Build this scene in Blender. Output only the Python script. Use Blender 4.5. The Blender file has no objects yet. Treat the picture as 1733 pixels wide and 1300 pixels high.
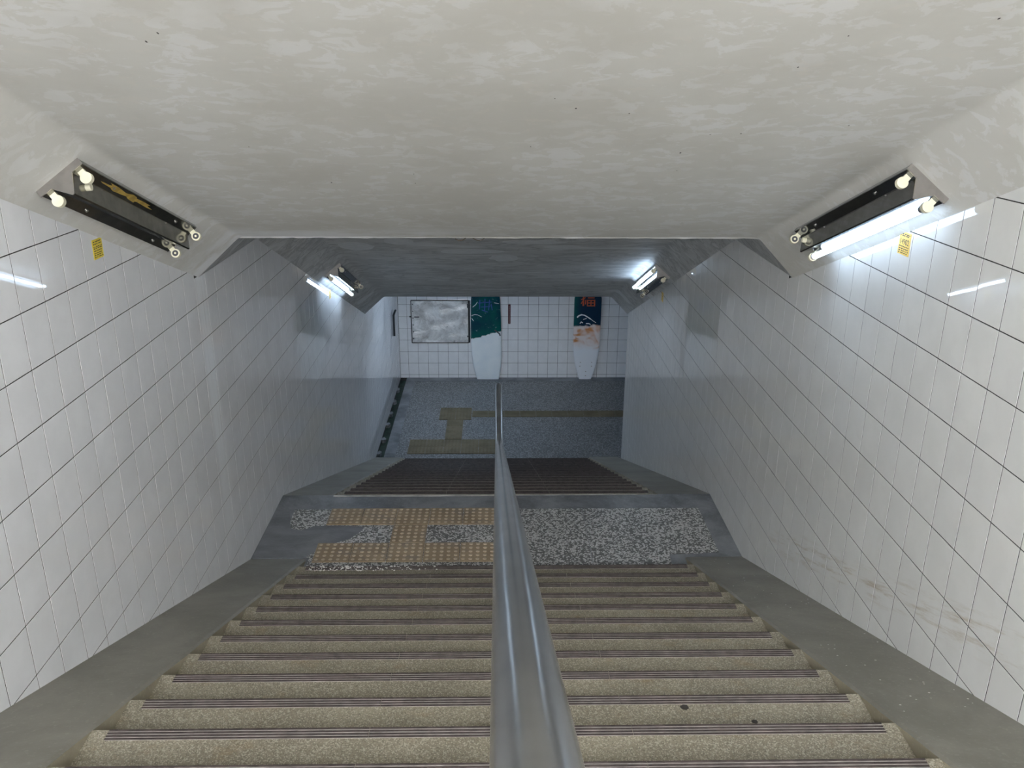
import bpy, math, random
from mathutils import Vector, Matrix
random.seed(7)

# ---------------------------------------------------------------- camera, world, exposure
sc = bpy.context.scene
COL = sc.collection
F_PX, PITCH, YAW, ROLL = 1442.39, 0.3443, 0.0203, 0.0054
CAM = Vector((0.0, 0.0, 5.72))
_cp, _sp, _cy, _sy = math.cos(PITCH), math.sin(PITCH), math.cos(YAW), math.sin(YAW)
FWD = Vector((_sy * _cp, _cy * _cp, -_sp))
_r0 = Vector((_cy, -_sy, 0.0))
_u0 = _r0.cross(FWD)
RIGHT = math.cos(ROLL) * _r0 + math.sin(ROLL) * _u0
UP = -math.sin(ROLL) * _r0 + math.cos(ROLL) * _u0
cd = bpy.data.cameras.new('camera')
cd.sensor_fit = 'HORIZONTAL'; cd.sensor_width = 36.0
cd.lens = F_PX * 36.0 / 1733.0
cd.clip_start = 0.02
cam = bpy.data.objects.new('camera', cd)
COL.objects.link(cam)
_m = Matrix((RIGHT, UP, -FWD)).transposed().to_4x4()
_m.translation = CAM
cam.matrix_world = _m
sc.camera = cam

SKY = 5.7          # overcast sky brightness
TUBE = 4.5         # fluorescent tube, upper stairs, set dimmest against overexposure
TUBE_LOW = 8.0     # tubes over the lower stairs
TUBE_PASS = 29.0   # unseen passage tubes, strength raised to brighten the far end
sc.view_settings.view_transform = 'Standard'
sc.view_settings.look = 'None'
sc.view_settings.exposure = 1.45
sc.view_settings.gamma = 1.0
sc.view_settings.use_curve_mapping = False
w = bpy.data.worlds.new('overcast_sky'); sc.world = w; w.use_nodes = True
bg = w.node_tree.nodes['Background']
bg.inputs[0].default_value = (0.965, 0.98, 1.0, 1); bg.inputs[1].default_value = SKY

# ---------------------------------------------------------------- node helpers / materials
class NT:
    def __init__(s, name):
        s.m = bpy.data.materials.new(name); s.m.use_nodes = True
        s.t = s.m.node_tree; s.n = s.t.nodes; s.l = s.t.links
        s.b = s.n['Principled BSDF']
    def node(s, typ, **kw):
        nd = s.n.new(typ)
        for k, v in kw.items(): setattr(nd, k, v)
        return nd
    def link(s, a, b): s.l.new(a, b)
    def val(s, sock, v):
        if hasattr(v, 'is_linked') or isinstance(v, bpy.types.NodeSocket): s.l.new(v, sock)
        else: sock.default_value = v
    def pos(s):
        return s.node('ShaderNodeNewGeometry').outputs['Position']
    def obj(s):
        return s.node('ShaderNodeTexCoord').outputs['Object']
    def scale(s, vec, sx, sy, sz):
        nd = s.node('ShaderNodeVectorMath', operation='MULTIPLY')
        s.link(vec, nd.inputs[0]); nd.inputs[1].default_value = (sx, sy, sz)
        return nd.outputs[0]
    def noise(s, vec, scale, detail=4.0, rough=0.55, dist=0.0):
        nd = s.node('ShaderNodeTexNoise')
        s.link(vec, nd.inputs['Vector']); nd.inputs['Scale'].default_value = scale
        nd.inputs['Detail'].default_value = detail; nd.inputs['Roughness'].default_value = rough
        nd.inputs['Distortion'].default_value = dist
        return nd.outputs['Fac']
    def voro(s, vec, scale, out='Color', feature='F1'):
        nd = s.node('ShaderNodeTexVoronoi', feature=feature)
        s.link(vec, nd.inputs['Vector']); nd.inputs['Scale'].default_value = scale
        return nd.outputs[out]
    def math(s, op, a, b=0.0, clamp=False):
        nd = s.node('ShaderNodeMath', operation=op); nd.use_clamp = clamp
        s.val(nd.inputs[0], a); s.val(nd.inputs[1], b)
        return nd.outputs[0]
    def ramp(s, fac, a, b):            # smooth 0..1 between a and b
        nd = s.node('ShaderNodeMapRange', interpolation_type='SMOOTHSTEP')
        s.val(nd.inputs['Value'], fac); nd.inputs['From Min'].default_value = a; nd.inputs['From Max'].default_value = b
        return nd.outputs[0]
    def mix(s, fac, a, b):
        nd = s.node('ShaderNodeMix', data_type='RGBA')
        s.val(nd.inputs[0], fac)
        for i, c in ((6, a), (7, b)):
            if isinstance(c, bpy.types.NodeSocket): s.link(c, nd.inputs[i])
            else: nd.inputs[i].default_value = (c[0], c[1], c[2], 1)
        return nd.outputs[2]
    def sep(s, vec):
        nd = s.node('ShaderNodeSeparateXYZ'); s.link(vec, nd.inputs[0]); return nd.outputs
    def bump(s, h, strength=0.2, dist=0.01):
        nd = s.node('ShaderNodeBump'); s.link(h, nd.inputs['Height'])
        nd.inputs['Strength'].default_value = strength; nd.inputs['Distance'].default_value = dist
        s.link(nd.outputs[0], s.b.inputs['Normal'])
    def set(s, color=None, rough=0.5, metal=0.0, spec=0.5):
        if color is not None:
            if isinstance(color, bpy.types.NodeSocket): s.link(color, s.b.inputs['Base Color'])
            else: s.b.inputs['Base Color'].default_value = (color[0], color[1], color[2], 1)
        s.val(s.b.inputs['Roughness'], rough)
        s.b.inputs['Metallic'].default_value = metal
        s.b.inputs['Specular IOR Level'].default_value = spec
        return s.m
M = {}
def plain(name, col, rough=0.5, metal=0.0, spec=0.5, var=0.12, sc_=14.0):
    t = NT(name); n = t.noise(t.pos(), sc_, 5.0)
    c = t.mix(t.ramp(n, 0.3, 0.7), [x * (1 - var) for x in col], [min(1, x * (1 + var)) for x in col])
    M[name] = t.set(c, rough, metal, spec); return t

def tile_material(name, side):
    t = NT(name); p = t.pos(); x, y, z = t.sep(p)
    rnd = t.node('ShaderNodeObjectInfo').outputs['Random']
    n = t.noise(p, 6.0, 4.0)
    wa, wb = ((0.765, 0.765, 0.745), (0.81, 0.81, 0.79)) if side == 'R' else ((0.76, 0.762, 0.775), (0.81, 0.812, 0.825))
    c = t.mix(t.ramp(n, 0.35, 0.7), wa, wb)
    v = t.node('ShaderNodeMapRange'); t.link(rnd, v.inputs[0]); v.inputs[3].default_value = 0.0; v.inputs[4].default_value = 0.22
    c = t.mix(v.outputs[0], c, (0.68, 0.685, 0.695))
    if side == 'R':          # rust-brown scuffs following the stair slope, and grime at the foot
        h = t.math('SUBTRACT', z, t.math('ADD', t.math('MULTIPLY', t.math('SUBTRACT', 5.864, y), 0.392), 2.16))
        band = t.math('MULTIPLY', t.ramp(h, 0.14, 0.25), t.ramp(h, 0.42, 0.30))
        cv = t.node('ShaderNodeCombineXYZ'); t.link(y, cv.inputs[0]); t.link(h, cv.inputs[1])
        sn = t.noise(t.scale(cv.outputs[0], 1.2, 9.0, 1.0), 2.6, 8.0, 0.72)
        m = t.math('MULTIPLY', band, t.ramp(sn, 0.47, 0.68))
        m = t.math('MULTIPLY', m, t.ramp(y, 5.5, 4.9))
        c = t.mix(t.math('MULTIPLY', m, 0.5), c, (0.38, 0.28, 0.15))
    if side == 'L':          # streaks of white paint run down at the end of the upper ceiling
        d = t.math('ABSOLUTE', t.math('SUBTRACT', y, t.math('ADD', 5.50, t.math('MULTIPLY', t.math('SUBTRACT', 4.5, z), 0.015))))
        sn = t.noise(t.scale(p, 1.0, 26.0, 0.9), 1.5, 3.0)
        m = t.math('MULTIPLY', t.ramp(d, 0.15, 0.05), t.ramp(sn, 0.28, 0.48))
        m = t.math('MULTIPLY', m, t.ramp(z, 2.4, 3.4))
        c = t.mix(t.math('MULTIPLY', m, 0.9), c, (0.88, 0.90, 0.92))
    t.bump(t.noise(p, 7.0, 2.0), 0.004, 0.02)
    M[name] = t.set(c, 0.018, 0.0, 0.55)
tile_material('tile_left', 'L'); tile_material('tile_right', 'R'); tile_material('tile_far', 'F')
plain('tile_edge', (0.66, 0.66, 0.66), 0.6, spec=0.2)
plain('grout', (0.055, 0.053, 0.05), 0.9, spec=0.2)

def plaster(name):
    t = NT(name); p = t.pos()
    a = t.noise(p, 1.3, 5.0, 0.6); b = t.noise(t.scale(p, 1.0, 1.25, 1.25), 8.5, 6.0, 0.64, 0.5); d = t.noise(t.scale(p, 0.8, 1.0, 1.0), 15.0, 4.0, 0.6)
    c = t.mix(t.ramp(a, 0.36, 0.64), (0.60, 0.585, 0.54), (0.66, 0.65, 0.61))
    m = t.math('MULTIPLY', t.ramp(b, 0.515, 0.565), t.ramp(a, 0.30, 0.62))
    c = t.mix(t.math('MULTIPLY', m, 0.65), c, (0.76, 0.76, 0.755))
    c = t.mix(t.math('MULTIPLY', t.ramp(d, 0.58, 0.66), 0.25), c, (0.70, 0.66, 0.60))
    x, y, z = t.sep(p)          # brushed white paint along the lower edge, left half
    wp = t.math('MULTIPLY', t.ramp(y, 5.10, 5.36), t.ramp(x, 0.15, -0.5))
    wp = t.math('MULTIPLY', wp, t.ramp(t.noise(t.scale(p, 0.6, 2.5, 2.5), 2.0, 4.0), 0.38, 0.56))
    c = t.mix(t.math('MULTIPLY', wp, 0.8), c, (0.80, 0.81, 0.82))
    t.bump(b, 0.06, 0.02)
    M[name] = t.set(c, 0.62, 0, 0.35)
plaster('plaster')
def plaster_low():  # greyer than the upper plaster, with dark crack lines and pale spots
    t = NT('plaster_grey'); p = t.pos()
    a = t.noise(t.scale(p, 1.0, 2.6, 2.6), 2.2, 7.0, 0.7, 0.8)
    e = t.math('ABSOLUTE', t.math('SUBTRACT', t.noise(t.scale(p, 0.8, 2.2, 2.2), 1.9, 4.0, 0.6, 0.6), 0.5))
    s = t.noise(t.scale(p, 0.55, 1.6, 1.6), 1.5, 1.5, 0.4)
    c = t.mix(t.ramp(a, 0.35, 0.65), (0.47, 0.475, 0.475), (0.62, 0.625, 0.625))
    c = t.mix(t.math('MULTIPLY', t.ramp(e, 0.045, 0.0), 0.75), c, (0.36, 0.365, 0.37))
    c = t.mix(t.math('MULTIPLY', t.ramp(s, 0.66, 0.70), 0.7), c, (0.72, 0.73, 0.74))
    M['plaster_grey'] = t.set(c, 0.6, 0, 0.35)
plaster_low()

def concrete(name, ca, cb, rough=0.6, stretch=(1, 1, 1)):
    t = NT(name); p = t.scale(t.pos(), *stretch)
    n = t.noise(p, 2.2, 8.0, 0.65, 0.3); g = t.noise(p, 60.0, 3.0)
    c = t.mix(t.ramp(n, 0.3, 0.7), ca, cb)
    c = t.mix(t.math('MULTIPLY', t.ramp(g, 0.55, 0.75), 0.25), c, [x * 1.5 for x in cb])
    t.bump(n, 0.15, 0.01)
    M[name] = t.set(c, rough, 0, 0.4)
concrete('ramp_concrete', (0.195, 0.185, 0.155), (0.285, 0.27, 0.23), 0.5, (1, 0.8, 0.8))
concrete('border_concrete', (0.095, 0.10, 0.11), (0.24, 0.255, 0.275), 0.45)
concrete('patch_cement', (0.12, 0.125, 0.14), (0.20, 0.21, 0.225), 0.5, (1, 2, 1))
concrete('plaza_concrete', (0.42, 0.41, 0.39), (0.52, 0.51, 0.49), 0.8)

def step_terrazzo(name, base, dirt, chip):
    t = NT(name); p = t.pos()
    n = t.noise(p, 3.0, 7.0, 0.6); f = t.voro(p, 230.0)
    x, y, z = t.sep(f)
    c = t.mix(t.ramp(n, 0.35, 0.7), base, dirt)
    c = t.mix(t.math('MULTIPLY', t.ramp(x, 0.62, 0.8), 0.55), c, chip)
    c = t.mix(t.math('MULTIPLY', t.ramp(y, 0.7, 0.85), 0.5), c, [q * 0.45 for q in base])
    rust = t.noise(t.scale(p, 2.0, 3.0, 3.0), 2.4, 6.0, 0.7)
    c = t.mix(t.math('MULTIPLY', t.ramp(rust, 0.54, 0.74), 0.5), c, (0.23, 0.155, 0.075))
    t.bump(t.noise(p, 180.0, 2.0), 0.35, 0.004)
    M[name] = t.set(c, 0.5, 0, 0.5)
step_terrazzo('step_terrazzo', (0.215, 0.192, 0.140), (0.275, 0.247, 0.182), (0.53, 0.49, 0.40))
concrete('ramp_side', (0.30, 0.27, 0.20), (0.38, 0.345, 0.26), 0.6)

def chips(name, scale, light, dark, share, rough=0.45):
    t = NT(name); p = t.pos()
    f = t.voro(p, scale); x, y, z = t.sep(f)
    e = t.voro(p, scale, 'Distance', 'DISTANCE_TO_EDGE')
    big = t.noise(p, 1.6, 4.0)
    k = t.math('ADD', x, t.math('MULTIPLY', t.math('SUBTRACT', big, 0.5), 0.5))
    c = t.mix(t.ramp(k, share - 0.06, share + 0.06), dark, light)
    c = t.mix(t.math('MULTIPLY', t.ramp(e, 0.10, 0.04), 0.8), c, [q * 0.8 for q in dark])
    t.bump(e, 0.3, 0.004)
    M[name] = t.set(c, rough, 0, 0.5)
chips('landing_terrazzo', 78.0, (0.60, 0.60, 0.59), (0.12, 0.12, 0.115), 0.47)
chips('tunnel_terrazzo', 70.0, (0.30, 0.31, 0.32), (0.10, 0.105, 0.11), 0.52)

def tactile():
    t = NT('tactile_tan'); p = t.pos(); n = t.noise(p, 3.0, 6.0); g = t.noise(p, 9.0, 5.0)
    z = t.sep(t.obj())[2]
    c = t.mix(t.ramp(n, 0.35, 0.65), (0.265, 0.200, 0.125), (0.34, 0.265, 0.175))
    c = t.mix(t.math('MULTIPLY', t.ramp(g, 0.50, 0.70), 0.6), c, (0.21, 0.19, 0.165))
    c = t.mix(t.math('MULTIPLY', t.ramp(z, 0.0105, 0.013), 0.6), c, (0.60, 0.50, 0.37))
    M['tactile_tan'] = t.set(c, 0.55, 0, 0.4)
tactile()
def tactile2():
    t = NT('tactile_olive'); p = t.pos(); n = t.noise(p, 4.0, 6.0)
    c = t.mix(t.ramp(n, 0.35, 0.65), (0.13, 0.105, 0.06), (0.175, 0.145, 0.09))
    M['tactile_olive'] = t.set(c, 0.6, 0, 0.4)
tactile2()
plain('strip_base', (0.40, 0.37, 0.345), 0.7, spec=0.3, var=0.25, sc_=20)
plain('strip_ridge', (0.060, 0.047, 0.044), 0.6, spec=0.3, var=0.35, sc_=25)
plain('edge_trim', (0.40, 0.39, 0.37), 0.5, var=0.3, sc_=8)

def steel():
    t = NT('rail_steel'); p = t.pos()
    n = t.noise(t.scale(p, 20, 1.2, 1.2), 1.5, 5.0, 0.6); s = t.noise(p, 5.0, 5.0)
    c = t.mix(t.ramp(s, 0.3, 0.7), (0.50, 0.505, 0.50), (0.66, 0.665, 0.66))
    r = t.node('ShaderNodeMapRange'); t.link(n, r.inputs[0]); r.inputs[3].default_value = 0.19; r.inputs[4].default_value = 0.27
    M['rail_steel'] = t.set(c, r.outputs[0], 1.0, 0.5)
steel()
plain('lamp_steel', (0.42, 0.40, 0.38), 0.28, 1.0, var=0.1)
plain('lamp_mirror', (0.20, 0.205, 0.21), 0.10, 1.0, var=0.15)
plain('lamp_mirror_stained', (0.24, 0.235, 0.21), 0.14, 1.0, var=0.2)
plain('socket_cream', (0.80, 0.76, 0.58), 0.4)
plain('socket_hole', (0.05, 0.05, 0.055), 0.4)
plain('rust_smear', (0.40, 0.27, 0.06), 0.6, var=0.3, sc_=30)
plain('tube_glass_dead', (0.75, 0.75, 0.75), 0.2)
plain('tube_cap', (0.45, 0.44, 0.46), 0.3, 1.0)
for _n, _s in (('tube_lit', TUBE), ('tube_lower', TUBE_LOW), ('tube_passage', TUBE_PASS)):
    t = NT(_n); t.b.inputs['Emission Color'].default_value = (0.60, 0.78, 1.0, 1)
    t.b.inputs['Emission Strength'].default_value = _s
    M[_n] = t.set((0.9, 0.9, 0.92), 0.3)
plain('sticker_yellow', (0.78, 0.62, 0.06), 0.5, var=0.08)
plain('sticker_amber', (0.80, 0.54, 0.10), 0.5, var=0.08)
plain('ink', (0.05, 0.04, 0.03), 0.6)
plain('dark_metal', (0.028, 0.032, 0.036), 0.45, 0.3)
plain('sign_red', (0.10, 0.025, 0.03), 0.4)
plain('sign_letter', (0.30, 0.24, 0.23), 0.5)
plain('moss', (0.010, 0.028, 0.018), 0.6, var=0.5, sc_=10)
plain('flake_white', (0.85, 0.84, 0.80), 0.7, var=0.05)
plain('filler', (0.66, 0.67, 0.68), 0.6, var=0.05)
plain('gum', (0.035, 0.03, 0.026), 0.7)
plain('wire', (0.12, 0.09, 0.06), 0.6)

def sheet_metal():
    t = NT('aluminium_sheet'); p = t.pos()
    n = t.noise(t.scale(p, 1, 1, 1.2), 3.2, 6.0, 0.65, 0.5); d = t.noise(p, 7.0, 6.0, 0.7)
    c = t.mix(t.ramp(n, 0.3, 0.7), (0.50, 0.49, 0.48), (0.95, 0.95, 0.95))
    c = t.mix(t.math('MULTIPLY', t.ramp(d, 0.58, 0.72), 0.7), c, (0.20, 0.19, 0.18))
    t.bump(n, 0.5, 0.05)
    M['aluminium_sheet'] = t.set(c, 0.28, 0.35, 0.5)
sheet_metal()

def board_a():
    t = NT('board_teal_white'); p = t.obj(); x, y, z = t.sep(p)
    n = t.noise(p, 3.2, 5.0, 0.6, 0.4); f = t.noise(t.scale(p, 1, 1, 1.5), 7.5, 6.0, 0.7, 1.2); g = t.noise(p, 2.4, 3.0)
    teal = t.mix(t.ramp(g, 0.35, 0.65), (0.0, 0.040, 0.065), (0.0, 0.085, 0.078))
    foam = t.ramp(f, 0.60, 0.70)
    teal = t.mix(t.math('MULTIPLY', foam, 0.45), teal, (0.45, 0.62, 0.66))
    b = t.math('ADD', t.math('MULTIPLY', x, 0.22), t.math('ADD', 0.93, t.math('MULTIPLY', t.math('SUBTRACT', n, 0.5), 0.22)))
    k = t.ramp(t.math('SUBTRACT', z, b), -0.008, 0.012)
    c = t.mix(k, t.mix(t.ramp(n, 0.3, 0.7), (0.74, 0.80, 0.84), (0.82, 0.86, 0.88)), teal)
    M['board_teal_white'] = t.set(c, 0.25)
board_a()
def board_b():
    t = NT('board_navy_orange'); p = t.obj(); x, y, z = t.sep(p)
    n = t.noise(p, 4.0, 5.0, 0.6, 0.5)
    nav = t.mix(t.ramp(t.math('ADD', x, t.math('MULTIPLY', n, 0.2)), -0.22, 0.02), (0.0, 0.085, 0.085), (0.0, 0.022, 0.055))
    sw = t.noise(t.scale(p, 1.0, 1, 1.6), 2.2, 1.5, 0.5, 2.0)
    sand = t.mix(t.ramp(sw, 0.45, 0.66), (0.78, 0.70, 0.68), (0.60, 0.26, 0.10))
    wht = (0.80, 0.83, 0.88)
    zz = t.math('ADD', z, t.math('MULTIPLY', t.math('SUBTRACT', n, 0.5), 0.18))
    c = t.mix(t.ramp(zz, 0.60, 0.78), wht, sand)
    c = t.mix(t.ramp(zz, 1.10, 1.14), c, nav)
    M['board_navy_orange'] = t.set(c, 0.25)
board_b()
plain('paint_white', (0.80, 0.84, 0.86), 0.4)
plain('paint_orange', (0.55, 0.10, 0.03), 0.4)
plain('paint_blue', (0.012, 0.06, 0.26), 0.4)
plain('board_rim', (0.03, 0.04, 0.05), 0.5)

# ---------------------------------------------------------------- mesh helpers
class MB:
    def __init__(s): s.v = []; s.f = []; s.mi = []; s.k = 0
    def add(s, vs, fs):
        o = len(s.v); s.v += [Vector(q) for q in vs]
        for f in fs: s.f.append([o + i for i in f]); s.mi.append(s.k)
        return s
    def box(s, x0, x1, y0, y1, z0, z1):
        vs = [(x, y, z) for x in (x0, x1) for y in (y0, y1) for z in (z0, z1)]
        return s.add(vs, [(0, 1, 3, 2), (4, 6, 7, 5), (0, 4, 5, 1), (2, 3, 7, 6), (0, 2, 6, 4), (1, 5, 7, 3)])
    def bbox(s, x0, x1, y0, y1, z0, z1, b):      # box with chamfered top rim
        A = [(x0, y0), (x1, y0), (x1, y1), (x0, y1)]
        B = [(x0 + b, y0 + b), (x1 - b, y0 + b), (x1 - b, y1 - b), (x0 + b, y1 - b)]
        vs = [(x, y, z0) for x, y in A] + [(x, y, z1 - b) for x, y in A] + [(x, y, z1) for x, y in B]
        fs = [(3, 2, 1, 0), (8, 9, 10, 11)]
        for i in range(4):
            j = (i + 1) % 4
            fs += [(i, j, 4 + j, 4 + i), (4 + i, 4 + j, 8 + j, 8 + i)]
        return s.add(vs, fs)
    def prism(s, poly, a, b, ax='x'):            # polygon in the two other axes, extruded a..b along ax
        n = len(poly)
        def P(u, w_, q): return (q, u, w_) if ax == 'x' else ((u, q, w_) if ax == 'y' else (u, w_, q))
        vs = [P(u, w_, a) for u, w_ in poly] + [P(u, w_, b) for u, w_ in poly]
        fs = [tuple(range(n))[::-1], tuple(range(n, 2 * n))]
        for i in range(n):
            j = (i + 1) % n; fs.append((i, j, n + j, n + i))
        return s.add(vs, fs)
    def tube(s, path, r, seg=20, cap=True):
        path = [Vector(p) for p in path]; n = len(path); rings = []
        up = Vector((1, 0, 0))
        for i, p in enumerate(path):
            d = (path[min(i + 1, n - 1)] - path[max(i - 1, 0)]).normalized()
            a = up - d * up.dot(d)
            if a.length < 1e-3: a = Vector((0, 1, 0)) - d * d.y
            a.normalize(); b = d.cross(a)
            rings.append([p + (a * math.cos(2 * math.pi * k / seg) + b * math.sin(2 * math.pi * k / seg)) * r for k in range(seg)])
        vs = [q for rg in rings for q in rg]; fs = []
        for i in range(n - 1):
            for k in range(seg):
                k2 = (k + 1) % seg
                fs.append((i * seg + k, i * seg + k2, (i + 1) * seg + k2, (i + 1) * seg + k))
        if cap: fs += [tuple(range(seg))[::-1], tuple(range((n - 1) * seg, n * seg))]
        return s.add(vs, fs)
    def build(s, name, mats, parent=None, smooth=False):
        me = bpy.data.meshes.new(name); me.from_pydata([tuple(q) for q in s.v], [], s.f)
        if isinstance(mats, str): mats = [mats]
        for q in mats: me.materials.append(M[q])
        for p, k in zip(me.polygons, s.mi): p.material_index = k; p.use_smooth = smooth
        import bmesh
        bm = bmesh.new(); bm.from_mesh(me); bmesh.ops.recalc_face_normals(bm, faces=bm.faces); bm.to_mesh(me); bm.free()
        if smooth and hasattr(me, 'set_sharp_from_angle'): me.set_sharp_from_angle(angle=math.radians(40))
        o = bpy.data.objects.new(name, me); COL.objects.link(o)
        if parent: o.parent = parent
        return o
def meshobj(name, me, parent, loc, rot=(0, 0, 0)):
    o = bpy.data.objects.new(name, me); COL.objects.link(o); o.parent = parent
    o.location = loc; o.rotation_euler = rot; return o
def tag(o, label=None, cat=None, group=None, kind=None):
    if label: o['label'] = label
    if cat: o['category'] = cat
    if group: o['group'] = group
    if kind: o['kind'] = kind
    return o
def empty(name, loc=(0, 0, 0), mat=None):
    o = bpy.data.objects.new(name, None); COL.objects.link(o); o.empty_display_size = 0.1
    if mat is not None: o.matrix_world = mat
    else: o.location = loc
    return o
def proj(P):
    d = Vector(P) - CAM; z = d.dot(FWD)
    if z < 0.05: return None
    return 866.5 + F_PX * d.dot(RIGHT) / z, 650 - F_PX * d.dot(UP) / z

# ---------------------------------------------------------------- key dimensions (metres, tunnel floor = 0)
XL, XR = -1.924, 1.951             # stair walls
CL, CR = -1.633, 1.694             # where the ceiling haunches meet the flat ceiling
IL, IR = -1.487, 1.495             # inner edges of the side ramps
ZL = 2.16                          # landing level
YS, YE = 5.864, 6.95               # landing from foot of upper flight to head of lower flight
RUN, RISE = 0.303, 0.303 * 0.392
YTOP = 5.586 - 24 * RUN            # head of the upper flight
LRUN, LRISE = 0.307, 0.12
YFAR = 16.33
YEND = 12.09                       # end of right wall, where the passage turns right
XEND = 9.0
YC0 = -1.9                         # mouth of the covered stair, unseen; roof run back to block overhead sky
def z_ramp(y):
    if y < YS: return ZL + 0.392 * (YS - y)
    if y < YE: return ZL
    return max(0.0, ZL - (LRISE / LRUN) * (y - YE))
def z_haunch(y):
    if y < 5.465: return 4.497 + 0.374 * (5.465 - y)
    if y < 6.88: return 4.497
    return max(2.443, 4.497 - 0.386 * (y - 6.88))
HH = 0.263                         # haunch height
ZTOPL = ZL + 0.392 * (YS - YTOP)   # street level

# ---------------------------------------------------------------- walls
def clip(poly, a, b, c):           # keep a*u + b*w <= c
    out = []
    for i in range(len(poly)):
        p, q = poly[i], poly[(i + 1) % len(poly)]
        dp, dq = a * p[0] + b * p[1] - c, a * q[0] + b * q[1] - c
        if dp <= 0: out.append(p)
        if (dp < 0) != (dq < 0) and abs(dp - dq) > 1e-12:
            t_ = dp / (dp - dq); out.append((p[0] + (q[0] - p[0]) * t_, p[1] + (q[1] - p[1]) * t_))
    return out
def area(poly): return 0.5 * sum(poly[i][0] * poly[(i + 1) % len(poly)][1] - poly[(i + 1) % len(poly)][0] * poly[i][1] for i in range(len(poly)))
def inset(poly, d):
    r = list(poly)
    for i in range(len(poly)):
        p, q = poly[i], poly[(i + 1) % len(poly)]
        ex, ey = q[0] - p[0], q[1] - p[1]; L = math.hypot(ex, ey)
        if L < 1e-6: continue
        nx, ny = ey / L, -ex / L               # outward for CCW
        r = clip(r, nx, ny, nx * p[0] + ny * p[1] - d)
        if len(r) < 3: return []
    return r
TH = 0.2425; TW = 0.2; GAP = 0.0048
def add_tile(mb, poly, xf):        # xf(u, w, depth) -> world; depth 0 = face, positive = into the wall
    inn = inset(poly, 0.0010)
    if len(inn) != len(poly): inn = [(p[0], p[1]) for p in poly]
    n = len(poly)
    vs = [xf(u, w_, 0.008) for u, w_ in poly] + [xf(u, w_, 0.0008) for u, w_ in poly] + [xf(u, w_, 0.0) for u, w_ in inn]
    fs = [tuple(range(2 * n, 3 * n))]
    for i in range(n):
        j = (i + 1) % n
        fs += [(i, j, n + j, n + i), (n + i, n + j, 2 * n + j, 2 * n + i)]
    k0 = len(mb.mi); mb.add(vs, fs)
    for q in range(k0 + 1, len(mb.mi)): mb.mi[q] = 1        # unglazed edges
def tilt(u, w_, d, c, ta, tb): return d + (u - c[0]) * ta + (w_ - c[1]) * tb

def tile_wall(wall, mat, cells, xf, limit, label):
    """cells: list of polygons (u,w). Biggest on screen become single tiles, the rest one field."""
    items = []
    for poly in cells:
        if area(poly) < 0: poly = poly[::-1]
        cu = sum(p[0] for p in poly) / len(poly); cw = sum(p[1] for p in poly) / len(poly)
        pts = [proj(xf(u, w_, 0)) for u, w_ in poly]
        a = 0.0
        if all(pts):
            c = proj(xf(cu, cw, 0))
            if -60 < c[0] < 1793 and -60 < c[1] < 1360: a = abs(area(pts))
        items.append((a, poly, (cu, cw)))
    items.sort(key=lambda q: -q[0])
    field = MB(); cache = {}
    for i, (a, poly, c) in enumerate(items):
        ta, tb = max(-0.0017, min(0.0017, random.gauss(0, 0.0011))), max(-0.0005, min(0.0005, random.gauss(0, 0.0003)))
        if i < limit and a > 60:
            k = tuple((round(p[0] - c[0], 3), round(p[1] - c[1], 3)) for p in poly)
            o0 = xf(c[0], c[1], 0)
            if k not in cache:
                mb = MB(); add_tile(mb, [(p[0] - c[0], p[1] - c[1]) for p in poly], lambda u, w_, d: Vector(xf(c[0] + u, c[1] + w_, d)) - Vector(o0))
                o = mb.build('tile', [mat, 'tile_edge'], wall); o.location = o0; cache[k] = o.data
            else:
                o = meshobj('tile', cache[k], wall, o0)
            o.rotation_euler = (0, tb, ta) if abs(xf(1, 0, 0)[0] - xf(0, 0, 0)[0]) < 1e-6 else (tb, 0, ta)
        else:
            add_tile(field, poly, lambda u, w_, d: xf(u, w_, tilt(u, w_, d, c, ta, tb)))
    if field.v: tag(field.build('tile_field', [mat, 'tile_edge'], wall), kind='stuff')

def side_cells(y0, z0, ya, yb):
    cells = []
    for ci in range(math.floor((ya - y0) / TW), math.ceil((yb - y0) / TW)):
        for ri in range(-14, 24):
            a, b = max(y0 + ci * TW, ya) + GAP / 2, min(y0 + (ci + 1) * TW, yb) - GAP / 2
            t_, u_ = z0 - ri * TH - GAP / 2, z0 - (ri + 1) * TH + GAP / 2
            if b - a < 0.01: continue
            poly = [(a, u_), (b, u_), (b, t_), (a, t_)]
            m = (a + b) / 2
            for fn, sg, off in ((z_ramp, -1, -0.012), (z_haunch, 1, 0.008)):
                za, zb = fn(m - 0.02), fn(m + 0.02); s_ = (zb - za) / 0.04
                # line w = za + s(u-(m-.02)) + off
                c0 = za - s_ * (m - 0.02) + off
                poly = clip(poly, -sg * s_, sg, sg * c0)
                if len(poly) < 3: break
            if len(poly) >= 3 and abs(area(poly)) > 2e-4: cells.append(poly)
    return cells

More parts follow.
